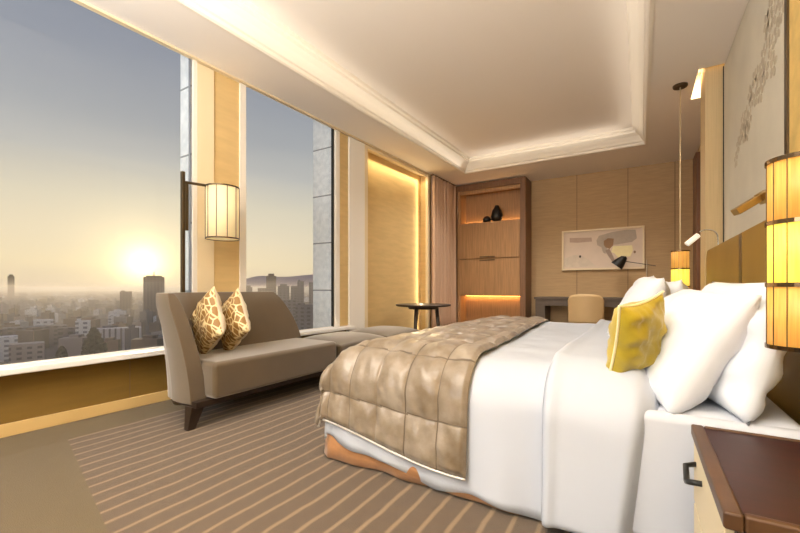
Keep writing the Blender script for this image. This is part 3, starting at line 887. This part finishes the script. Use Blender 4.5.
def pendant(label, x, y, zb):
    t = thing('pendant_lamp', label, 'lamp', (x, y, zb), 'bedside pendant lamps')
    R = 0.078; h = 0.177
    for k in range(3):
        z0 = zb + k * h
        s = link_mesh('shade_section', lathe(NB(), [(R, z0), (R, z0 + h)], x, y, 40, cap=False), VENM if k == 1 else VEN, t, smooth=True, solid=0.003)
    for k in range(4):
        z0 = zb + k * h
        link_mesh('band', lathe(NB(), [(R - 0.004, z0 - 0.006), (R + 0.004, z0 - 0.006), (R + 0.004, z0 + 0.006), (R - 0.004, z0 + 0.006)], x, y, 40, cap=False), mat('polished_bronze', (120, 96, 70), 0.15, metal=1.0), t, smooth=False)
    for k in range(14):
        a = 2 * PI * k / 14
        bm = NB(); px, py = x + (R + 0.001) * math.cos(a), y + (R + 0.001) * math.sin(a)
        tube(bm, [(px, py, zb), (px, py, zb + 3 * h)], 0.0014, 5); link_mesh('rib', bm, BRONZE, t)
    link_mesh('top_plate', lathe(NB(), [(0.001, zb + 3 * h - 0.004), (R - 0.003, zb + 3 * h - 0.004), (R - 0.003, zb + 3 * h)], x, y, 32, cap=False), BRONZE, t)
    link_mesh('diffuser', lathe(NB(), [(0.001, zb + 0.004), (R - 0.003, zb + 0.004)], x, y, 32, cap=False), VENM, t)
    bm = NB(); tube(bm, [(x, y, zb + 3 * h - 0.01), (x, y, 2.985)], 0.0055, 10); link_mesh('rod', bm, mat('champagne_rod', (214, 196, 160), 0.3, metal=0.6), t)
    link_mesh('canopy', lathe(NB(), [(0.06, 2.978), (0.064, 2.985), (0.064, 2.9995)], x, y, 32), BRONZE, t)
pendant('amber ribbed cylinder pendant lamp hanging close by at the right edge, over the nightstand', 0.392, 1.54, 0.782)
pendant('amber ribbed cylinder pendant lamp hanging at the far side of the bed', 0.338, 4.86, 0.79)

# reading lights ----------------------------------------------------------------------
t = thing('reading_light', 'brass rectangular reading light on a short arm on the headboard, nearer the big pendant', 'lamp', (0.51, 2.36, 1.272), 'headboard reading lights')
def obox(bm, a, b, w, h):
    a, b = Vector(a), Vector(b); d = (b - a).normalized(); s = d.cross(Vector((0, 0, 1))).normalized(); u = s.cross(d)
    v = []
    for p in (a, b):
        for i, j in ((-1, -1), (1, -1), (1, 1), (-1, 1)): v.append(bm.verts.new(p + s * i * w / 2 + u * j * h / 2))
    bm.faces.new(v[0:4][::-1]); bm.faces.new(v[4:8])
    for k in range(4): bm.faces.new((v[k], v[(k + 1) % 4], v[4 + (k + 1) % 4], v[4 + k]))
    return bm
link_mesh('lamp_head', obox(NB(), (0.355, 2.26, 1.285), (0.465, 2.30, 1.36), 0.045, 0.03), BRASS, t, bevel=0.003)
link_mesh('lamp_cap', obox(NB(), (0.45, 2.275, 1.338), (0.485, 2.29, 1.362), 0.07, 0.05), BRASS, t, bevel=0.003)
bm = NB(); tube(bm, [(0.48, 2.29, 1.36), (0.52, 2.33, 1.385), (0.545, 2.36, 1.36), (0.55, 2.36, 1.27)], 0.008, 8); link_mesh('arm', bm, BRASS, t, smooth=True)
t = thing('reading_light', 'small white tubular reading light on a thin curved arm at the headboard’s far end', 'lamp', (0.55, 4.25, 1.27), 'headboard reading lights')
bm = NB(); tube(bm, [(0.335, 4.15, 1.325), (0.415, 4.18, 1.40)], 0.022, 16); link_mesh('lamp_head', bm, mat('white_lit_tube', (250, 244, 230), 0.4, emit=(255, 244, 220), estr=0.5), t, smooth=True)
pts = []
for k in range(13):
    a = PI * 0.75 * (1 - k / 12)
    pts.append((0.48 + 0.075 * math.cos(a + 0.0) , 4.2 + 0.004 * k, 1.385 + 0.062 * math.sin(a)))
pts.append((0.56, 4.25, 1.30)); pts.append((0.56, 4.25, 1.275))
bm = NB(); tube(bm, pts, 0.006, 8); link_mesh('arm', bm, CHROME, t, smooth=True)

# nightstand -------------------------------------------------------------------------------
MAHO = mat('mahogany_gloss', (48, 11, 6), 0.5, noise=0.2, nscale=4, stretch=(2, 10, 10))
NSE = mat('antique_brown_edge', (80, 52, 28), 0.45, noise=0.2, nscale=10)
x0, x1, y0, y1, zt = 0.135, 0.495, 0.97, 1.545, 0.52
t = thing('nightstand', 'dark mahogany nightstand with raised brown rim in the lower right corner', 'nightstand', ((x0 + x1) / 2, (y0 + y1) / 2, 0))
link_mesh('cabinet_body', box(NB(), x0 + 0.022, x1, y0 + 0.01, y1 - 0.002, 0.08, zt - 0.035), DARKW, t, bevel=0.003)
link_mesh('top', box(NB(), x0 + 0.03, x1, y0 + 0.02, y1 - 0.012, zt - 0.03, zt - 0.006), MAHO, t)
bm = NB()
box(bm, x0, x0 + 0.032, y0, y1, zt - 0.035, zt); box(bm, x0 + 0.032, x1, y1 - 0.012, y1, zt - 0.035, zt)
box(bm, x0 + 0.032, x1, y0, y0 + 0.02, zt - 0.035, zt)
link_mesh('top_rim', bm, NSE, t, bevel=0.006)
dr = link_mesh('drawer_front', box(NB(), x0 + 0.006, x0 + 0.022, y0 + 0.03, y1 - 0.02, 0.29, zt - 0.045), mat('cream_drawer', (222, 206, 170), 0.5), t, bevel=0.002)
dr2 = link_mesh('drawer_front', box(NB(), x0 + 0.006, x0 + 0.022, y0 + 0.03, y1 - 0.02, 0.10, 0.28), mat('cream_drawer', (222, 206, 170), 0.5), t, bevel=0.002)
for d_, z in ((dr, 0.41), (dr2, 0.19)):
    bm = NB(); tube(bm, [(x0 + 0.006, 1.47, z + 0.01), (x0 - 0.02, 1.46, z + 0.005), (x0 - 0.022, 1.40, z - 0.02), (x0 - 0.02, 1.34, z + 0.005), (x0 + 0.006, 1.33, z + 0.01)], 0.008, 8)
    link_mesh('handle', bm, BLACK, d_, smooth=True)
for x in (x0 + 0.04, x1 - 0.03):
    for y in (y0 + 0.04, y1 - 0.04):
        link_mesh('leg', box(NB(), x - 0.015, x + 0.015, y - 0.015, y + 0.015, 0, 0.08), DARKW, t)

# ================================================================== OUTSIDE: CITY AT DUSK
F_, T_, HZ, EYE = 392.0, math.atan(241 / 392.0), 288.0, 0.95
S_, C_ = math.sin(T_), math.cos(T_)
def ray(u, v=288.0):
    a = (u - 400) / F_
    return (-S_ + C_ * a, C_ + S_ * a, (HZ - v) / F_)
GZ = -120.0
o = link_mesh('ground', box(NB(), -16000, -30, -6000, 16000, GZ - 2, GZ), mat('city_ground', (82, 78, 84), 0.9, noise=0.35, nscale=0.01), local=True)
tag(o, kind='structure')

def facade(name, col, win, sx, sz, wf=0.5):
    m = bpy.data.materials.new(name); m.use_nodes = True
    nt = m.node_tree; N = nt.nodes; L = nt.links; b = N['Principled BSDF']; b.inputs['Roughness'].default_value = 0.8
    tc = N.new('ShaderNodeTexCoord'); s = N.new('ShaderNodeSeparateXYZ'); L.new(tc.outputs['Object'], s.inputs[0])
    def M(op, a, bb):
        n = N.new('ShaderNodeMath'); n.operation = op
        for i, x in enumerate((a, bb)):
            if isinstance(x, (int, float)): n.inputs[i].default_value = x
            else: L.new(x, n.inputs[i])
        return n.outputs[0]
    h = M('ADD', s.outputs['X'], s.outputs['Y'])
    a = M('LESS_THAN', M('FRACT', M('DIVIDE', h, sx), 0), wf); c = M('LESS_THAN', M('FRACT', M('DIVIDE', s.outputs['Z'], sz), 0), 0.5)
    g = N.new('ShaderNodeNewGeometry'); sn = N.new('ShaderNodeSeparateXYZ'); L.new(g.outputs['Normal'], sn.inputs[0])
    w = M('LESS_THAN', sn.outputs['Z'], 0.5)
    f = M('MULTIPLY', M('MULTIPLY', a, c), w)
    mx = N.new('ShaderNodeMix'); mx.data_type = 'RGBA'; L.new(f, mx.inputs['Factor'])
    mx.inputs[6].default_value = lin(col); mx.inputs[7].default_value = lin(win)
    L.new(mx.outputs[2], b.inputs['Base Color'])
    return m
FAC = [facade('facade_grey', (140, 138, 148), (60, 60, 74), 13, 9),
       facade('facade_pale', (220, 220, 228), (130, 134, 150), 12, 8),
       facade('facade_brown', (126, 108, 98), (70, 60, 58), 11, 8),
       facade('facade_slate', (98, 98, 112), (56, 58, 72), 14, 9),
       facade('facade_mauve', (160, 148, 150), (84, 76, 84), 12, 8)]
PALEF = facade('facade_ribbed', (190, 190, 204), (96, 96, 112), 9, 600, 0.35)

def building(u0, u1, vt, s, label, m, depth=None, yaw=None, crown=None, name='city_building', group=None, cat='building'):
    """a block standing on the ground at distance s along the view, spanning u0..u1, top at v"""
    uc = (u0 + u1) / 2; r = ray(uc, vt)
    x, y = r[0] * s, r[1] * s; top = EYE + r[2] * s
    w = (u1 - u0) / F_ * s; H = max(top - GZ, 6)
    d = depth if depth else w * 0.7
    yw = math.atan2(r[1], r[0]) - PI / 2 if yaw is None else yaw
    bm = NB(); box(bm, -w / 2, w / 2, 0, d, 0, H)
    if crown == 'step':
        box(bm, -w * 0.3, w * 0.3, d * 0.2, d * 0.8, H, H + H * 0.06)
    elif crown == 'mast':
        box(bm, -w * 0.38, w * 0.38, d * 0.2, d * 0.8, H, H + w * 0.08); box(bm, -w * 0.02, w * 0.02, d * 0.4, d * 0.44, H, H + w * 0.28)
    elif crown == 'hut':
        box(bm, -w * 0.4, -w * 0.1, d * 0.2, d * 0.6, H, H + 4)
    o = link_mesh(name, bm, m, local=True); o.location = (x, y, GZ); o.rotation_euler = (0, 0, yw)
    tag(o, label, cat, group)
    return o
building(145, 163, 277, 1500, 'broad office tower rising into the glow directly below the setting sun', FAC[2], crown='mast', name='office_tower')
building(121, 131, 291.5, 1700, 'mid-rise block just left of the tower below the sun', FAC[2], crown='hut', name='office_block')
building(8.5, 13.5, 276, 3600, 'slender lone tower on the skyline at the far left', FAC[3], name='slender_tower', crown='step')
building(92, 137, 328.5, 760, 'long pale apartment slab with vertical ribs beyond the dark tree', PALEF, depth=25, name='apartment_slab')
building(77, 89, 321, 700, 'pale blue-white narrow tower block left of the dark tree', FAC[1], name='tower_block', crown='hut')
building(36, 51, 320, 900, 'small white rooftop block standing out among the grey roofs', FAC[1], name='white_block')
building(12, 60, 327, 820, 'wide dark grey block with flat roof in the left foreground of the city', FAC[3], depth=40, name='flat_roofed_block')
building(60, 76, 328, 720, 'dark block between the wide grey block and the pale narrow tower', FAC[3], name='dark_block')
building(-6, 14, 337, 640, 'low pale block at the very left edge of the window', FAC[1], name='low_block')
building(14, 40, 344, 620, 'low blue-grey block close above the sill at the left', FAC[4], name='low_block')
building(136, 170, 343, 680, 'low market building with pale roof just above the sill beside the sofa arm', mat('pale_roofs', (190, 168, 140), 0.8, noise=0.5, nscale=0.12), name='market_hall', depth=40)
building(110, 128, 316, 1100, 'pale grey mid-rise behind the ribbed apartment slab', FAC[1], name='office_block', crown='hut')
building(104, 112, 306, 1900, 'narrow block on the middle distance left of the office tower', FAC[2], name='office_block')
# skyline in the second window
building(266.5, 276, 276, 1700, 'square-topped dark tower, tallest of the skyline in the right window', FAC[2], crown='step', name='office_tower')
building(278, 289, 286, 1500, 'dark tower with stepped roof right of the square-topped tower', FAC[3], crown='step', name='office_tower')
building(291, 298, 286, 1400, 'dark tower shouldering the tall pair in the right window', FAC[3], name='office_tower')
building(297.5, 304, 281, 1350, 'tall narrow dark tower near the stone pier in the right window', FAC[3], crown='hut', name='office_tower')
building(309, 316, 282, 1500, 'dark tower half cut off by the stone pier', FAC[3], name='office_tower')
building(244, 252, 287, 1900, 'low dark block at the left side of the right window', FAC[2], crown='step', name='office_block')
building(258, 267, 288, 1900, 'low dark block left of the square-topped tower', FAC[2], name='office_block')
building(280, 296, 300, 1100, 'broad slate block in front of the stepped-roof tower', FAC[3], name='office_block')
building(296, 318, 305, 900, 'broad grey block at the foot of the tall pair', FAC[3], name='office_block', crown='hut')
building(250, 282, 303, 1200, 'broad brown block behind the sofa back', FAC[2], name='office_block')

OCC = {}
def claim(x, y, r):
    c = 150.0; gx, gy = int(x // c), int(y // c); k = 2
    for i in range(gx - k, gx + k + 1):
        for j in range(gy - k, gy + k + 1):
            for (a, b, q) in OCC.get((i, j), ()):
                if (a - x) ** 2 + (b - y) ** 2 < (r + q) ** 2: return False
    OCC.setdefault((gx, gy), []).append((x, y, r)); return True
bpy.context.view_layer.update()
for o in list(COL.objects):
    if o.get('category') in ('building', 'tree') and o.type == 'MESH':
        cs = [o.matrix_world @ Vector(c) for c in o.bound_box]
        cx, cy = sum(c.x for c in cs) / 8, sum(c.y for c in cs) / 8
        claim(cx, cy, 0.75 * max((c - Vector((cx, cy, c.z))).length for c in cs))
# hazy sprawl: many small individual buildings
rb = random.Random(21)
cnt = 0
protos = []
for k in range(10):
    bm = NB(); w, d = rb.uniform(0.7, 1.3), rb.uniform(0.6, 1.1)
    box(bm, -w / 2, w / 2, -d / 2, d / 2, 0, 1); box(bm, -w * 0.2, w * 0.25, -d * 0.2, d * 0.3, 1, 1.12)
    me = bpy.data.meshes.new('sprawl'); bmesh.ops.recalc_face_normals(bm, faces=bm.faces[:]); bm.to_mesh(me); bm.free(); me.materials.append(FAC[k % 5]); protos.append(me)
def sprawl(n, u0, u1, s0, s1, hmin, hmax, label, group):
    made = 0; tries = 0
    while made < n and tries < 20000:
        tries += 1
        u = rb.uniform(u0, u1); s = s0 * (s1 / s0) ** (rb.random() ** 0.9)
        r = ray(u); w = rb.uniform(22, 46)
        if not claim(r[0] * s, r[1] * s, w * 0.80): continue
        made += 1
        o = bpy.data.objects.new('city_building', rb.choice(protos)); COL.objects.link(o)
        o.location = (r[0] * s, r[1] * s, GZ)
        o.scale = (w, w * rb.uniform(0.6, 1.0), rb.uniform(hmin, hmax))
        o.rotation_euler = (0, 0, rb.choice((0.55, 0.62, 0.5, 2.1, 0.9)))
        tag(o, label, 'building', group)
sprawl(210, -40, 200, 600, 3600, 12, 48, 'one of the small hazy grey-brown buildings sprawling across the city in the left window', 'small buildings in the left window')
sprawl(60, 235, 325, 800, 3200, 20, 70, 'one of the small dark hazy buildings packed below the towers in the right window', 'small buildings in the right window')
# the rest of the sprawl, too many and far to count
bm = NB()
for k in range(5200):
    u = rb.uniform(-60, 330); s = rb.uniform(0, 1); s = 1950 * (9000 / 1500) ** s
    r = ray(u); x, y = r[0] * s, r[1] * s; w = rb.uniform(20, 60) * (1 + s / 6000); d = w * rb.uniform(0.5, 1.1); H = rb.uniform(10, 45) * (1.5 if rb.random() < 0.08 else 1)
    if not claim(x, y, 0.6 * w): continue
    M = Matrix.Translation((x, y, GZ)) @ Matrix.Rotation(rb.choice((0.55, 0.6, 0.5)), 4, 'Z')
    box(bm, -w / 2, w / 2, -d / 2, d / 2, 0, H, M, mi=rb.randrange(4))
o = link_mesh('distant_city', bm, [mat('far_a', (120, 114, 120), 0.9), mat('far_b', (96, 90, 98), 0.9), mat('far_c', (150, 146, 152), 0.9), mat('far_d', (110, 98, 94), 0.9)], local=True)
tag(o, 'distant sprawl of rooftops fading into haze towards the horizon', 'city', kind='stuff')

# wooded mound in front of the ribbed slab
def tree(u, vt, s, w, label):
    r = ray(u, vt); top = EYE + r[2] * s; x, y = r[0] * s, r[1] * s; H = top - GZ
    t = thing('tree', label, 'tree', (x, y, GZ))
    rt = random.Random(int(u)); bm = NB()
    for k in range(260):
        f = rt.random() ** 0.8; R = w / 2 * (1 - f) ** 0.55 * math.sqrt(rt.random()); a = rt.uniform(0, 2 * PI)
        c = Vector((x + R * math.cos(a), y + R * math.sin(a), GZ + H * (0.12 + 0.86 * f)))
        q = bmesh.ops.create_icosphere(bm, subdivisions=1, radius=rt.uniform(0.06, 0.11) * w, matrix=Matrix.Translation(c))
        for v in q['verts']: v.co += Vector((rt.uniform(-1, 1), rt.uniform(-1, 1), rt.uniform(-1, 1))) * 0.02 * w
    link_mesh('foliage', bm, mat('dark_foliage', (52, 54, 44), 0.9, noise=0.3, nscale=0.2), t)
    bm = NB(); tube(bm, [(x, y, GZ), (x, y, GZ + H * 0.4)], [w * 0.04, w * 0.02], 8); link_mesh('trunk', bm, LEG, t)
tree(94, 328, 600, 36, 'dark bushy tree standing in front of the ribbed apartment slab')
tree(62, 346, 560, 22, 'low dark tree close above the sill left of the bushy tree')

# hills on the horizon
bm = NB()
def hill(u, f):
    r = ray(u); s = 11000 + 900 * f
    hh = 0
    if f > 0: hh = (0 + 420 * sstep(215, 262, u) * (0.85 + 0.25 * vnoise(u * 0.035, 1.0)) + 60 * vnoise(u * 0.02, 5) * sstep(225, 245, u)) * f * (1 if u < 430 else 0.6)
    return (r[0] * s, r[1] * s, GZ + max(0, hh) + (150 * sstep(225, 245, u) if f > 0 else 0))
g0 = [bm.verts.new(hill(u, 0)) for u in range(-80, 420, 3)]; g1 = [bm.verts.new(hill(u, 1)) for u in range(-80, 420, 3)]
g2 = []
for u in range(-80, 420, 3):
    r = ray(u); g2.append(bm.verts.new((r[0] * 15000, r[1] * 15000, GZ)))
for k in range(len(g0) - 1):
    bm.faces.new((g0[k], g0[k + 1], g1[k + 1], g1[k])); bm.faces.new((g1[k], g1[k + 1], g2[k + 1], g2[k]))
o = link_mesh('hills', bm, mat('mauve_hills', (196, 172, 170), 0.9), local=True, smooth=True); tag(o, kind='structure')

# haze: a real layer of scattering air outdoors
m = bpy.data.materials.new('evening_haze'); m.use_nodes = True
nt = m.node_tree
for n in list(nt.nodes):
    if n.type != 'OUTPUT_MATERIAL': nt.nodes.remove(n)
vs = nt.nodes.new('ShaderNodeVolumeScatter'); vs.inputs['Color'].default_value = (0.97, 0.93, 0.90, 1); vs.inputs['Density'].default_value = 0.00022
vs.inputs['Anisotropy'].default_value = 0.55
nt.links.new(vs.outputs[0], nt.nodes['Material Output'].inputs['Volume'])
o = link_mesh('haze', box(NB(), -15500, -60, -5500, 15500, GZ + 0.5, 22), m, local=True)
tag(o, 'warm evening haze lying over the city', 'haze', kind='stuff')

# ================================================================== SKY
w = bpy.data.worlds.new('sky'); SC.world = w; w.use_nodes = True
nt = w.node_tree; N = nt.nodes; L = nt.links
bg = N['Background']
tc = N.new('ShaderNodeTexCoord'); nrm = N.new('ShaderNodeVectorMath'); nrm.operation = 'NORMALIZE'; L.new(tc.outputs['Generated'], nrm.inputs[0])
s = N.new('ShaderNodeSeparateXYZ'); L.new(nrm.outputs[0], s.inputs[0])
mp = N.new('ShaderNodeMapping'); mp.inputs['Scale'].default_value = (1.2, 1.2, 9); mp.inputs['Rotation'].default_value = (0.1, 0.12, 0); L.new(nrm.outputs[0], mp.inputs['Vector'])
nz = N.new('ShaderNodeTexNoise'); nz.inputs['Scale'].default_value = 2.2; nz.inputs['Detail'].default_value = 5; L.new(mp.outputs[0], nz.inputs['Vector'])
mm = N.new('ShaderNodeMath'); mm.operation = 'MULTIPLY_ADD'; L.new(nz.outputs['Fac'], mm.inputs[0]); mm.inputs[1].default_value = 0.05; mm.inputs[2].default_value = -0.025
ad = N.new('ShaderNodeMath'); ad.operation = 'ADD'; L.new(s.outputs['Z'], ad.inputs[0]); L.new(mm.outputs[0], ad.inputs[1])
cr = N.new('ShaderNodeValToRGB'); L.new(ad.outputs[0], cr.inputs['Fac'])
stops = [(0.0, (226, 204, 176)), (0.05, (244, 224, 186)), (0.11, (238, 222, 192)), (0.18, (224, 214, 192)), (0.26, (194, 192, 187)), (0.34, (170, 172, 176)), (0.45, (152, 156, 167)), (0.8, (120, 130, 155))]
e = cr.color_ramp.elements
e[0].position, e[0].color = stops[0][0], lin(stops[0][1]); e[1].position, e[1].color = stops[-1][0], lin(stops[-1][1])
for p, c in stops[1:-1]:
    x = e.new(p); x.color = lin(c)
sd = Vector(ray(143, 263)).normalized()
dt = N.new('ShaderNodeVectorMath'); dt.operation = 'DOT_PRODUCT'; L.new(nrm.outputs[0], dt.inputs[0]); dt.inputs[1].default_value = sd
def glow(power, strength, col, prev):
    p = N.new('ShaderNodeMath'); p.operation = 'POWER'; cl = N.new('ShaderNodeMath'); cl.operation = 'MAXIMUM'; L.new(dt.outputs['Value'], cl.inputs[0]); cl.inputs[1].default_value = 0
    L.new(cl.outputs[0], p.inputs[0]); p.inputs[1].default_value = power
    v = N.new('ShaderNodeVectorMath'); v.operation = 'SCALE'; c = lin(col); v.inputs[0].default_value = c[:3]
    q = N.new('ShaderNodeMath'); q.operation = 'MULTIPLY'; L.new(p.outputs[0], q.inputs[0]); q.inputs[1].default_value = strength
    L.new(q.outputs[0], v.inputs['Scale'])
    a = N.new('ShaderNodeVectorMath'); a.operation = 'ADD'; L.new(prev, a.inputs[0]); L.new(v.outputs[0], a.inputs[1])
    return a.outputs[0]
c1 = glow(30, 0.13, (255, 214, 140), cr.outputs['Color'])
c2 = glow(260, 0.45, (255, 226, 150), c1)
c3 = glow(1500, 1.3, (255, 238, 190), c2)
L.new(c3, bg.inputs['Color']); bg.inputs['Strength'].default_value = 1.0

# ================================================================== LIGHTS
def light(kind, name, loc, energy, col=(1, 1, 1), size=0.2, rot=(0, 0, 0), sy=None, spread=None):
    d = bpy.data.lights.new(name, kind); d.energy = energy; d.color = col
    if kind == 'AREA':
        d.size = size
        if sy: d.shape = 'RECTANGLE'; d.size_y = sy
        if spread: d.spread = spread
    elif kind == 'SUN': d.angle = size
    else: d.shadow_soft_size = size
    o = bpy.data.objects.new(name, d); COL.objects.link(o); o.location = loc; o.rotation_euler = rot
    return o
# low sun
sun = light('SUN', 'sun', (-50, 20, 30), 1.6, (1.0, 0.72, 0.42), math.radians(1.5))
sun.rotation_euler = (-sd).to_track_quat('-Z', 'Y').to_euler()
# added fill lights, unseen behind the camera, to brighten ceiling and far room
light('AREA', 'added_fill_down', (-1.4, -2.0, 2.93), 12, (0.94, 0.97, 1.0), 2.2, (math.radians(28), 0, 0), 1.4)
light('AREA', 'added_fill_up', (-1.4, -1.2, 1.8), 420, (1.0, 0.97, 0.93), 1.6, (PI, 0, 0))
light('AREA', 'added_fill_far', (-1.5, -2.3, 1.6), 66, (1.0, 0.97, 0.94), 2.4, (math.radians(122), 0, 0), 1.2)
for nm, loc, ry, ln, e in (('cove_light_window_side', (-2.60, 2.6, 3.03), math.radians(180 - 20), 7.4, 2.5), ('cove_light_bed_side', (-0.14, 2.6, 3.03), math.radians(180 + 20), 7.4, 2.5)):
    light('AREA', nm, loc, e, (1.0, 0.90, 0.76), 0.10, (0, ry, 0), ln)
light('AREA', 'cove_light_far', (-1.35, 6.36, 3.03), 1.6, (1.0, 0.90, 0.76), 2.2, (math.radians(180 + 20), 0, 0), 0.10)
# added fill spots below the raised ceiling, no fixtures, brightening bed and far end
for i, (x, y) in enumerate(((-2.2, 1.2), (-0.6, 1.6), (-2.2, 3.4), (-0.6, 3.8), (-2.1, 5.6), (-0.6, 5.8))):
    d = light('SPOT', 'added_fill_spot', (x, y, 3.19), (10, 8, 22, 16, 120, 120)[i], (1.0, 0.94, 0.86), 0.015)
    d.data.spot_size = math.radians(130); d.data.spot_blend = 0.9
# warm cove light of the niche
light('AREA', 'niche_cove_light', (-3.36, 5.35, 2.90), 7, (1.0, 0.80, 0.48), 0.05, (0, math.radians(-10), 0), 1.6)
light('AREA', 'niche_side_light', (-3.36, 6.18, 1.5), 6, (1.0, 0.82, 0.5), 0.03, (math.radians(-90), 0, 0), 2.7)
light('AREA', 'cabinet_niche_light', (-2.50, 7.58, 2.236), 1.6, (1.0, 0.68, 0.34), 1.1, (PI, 0, 0), 0.03)
light('AREA', 'cabinet_niche_light', (-2.50, 7.56, 0.786), 2.0, (1.0, 0.66, 0.32), 1.1, (0, 0, 0), 0.03)
light('AREA', 'curtain_pocket_light', (0.62, 5.0, 3.22), 7, (1.0, 0.84, 0.55), 0.25, (0, 0, 0))

# ================================================================== CAMERA
cd = bpy.data.cameras.new('camera'); cam = bpy.data.objects.new('camera', cd); COL.objects.link(cam)
cam.location = (0, 0, EYE); cam.rotation_euler = (PI / 2, 0, T_)
cd.sensor_width = 36; cd.lens = F_ / 800 * 36; cd.shift_y = 21.5 / 800
cd.clip_start = 0.02; cd.clip_end = 40000
SC.camera = cam
SC.view_settings.view_transform = 'Standard'; SC.view_settings.look = 'None'
SC.view_settings.exposure = 0.0; SC.view_settings.gamma = 1.0; SC.view_settings.use_curve_mapping = False
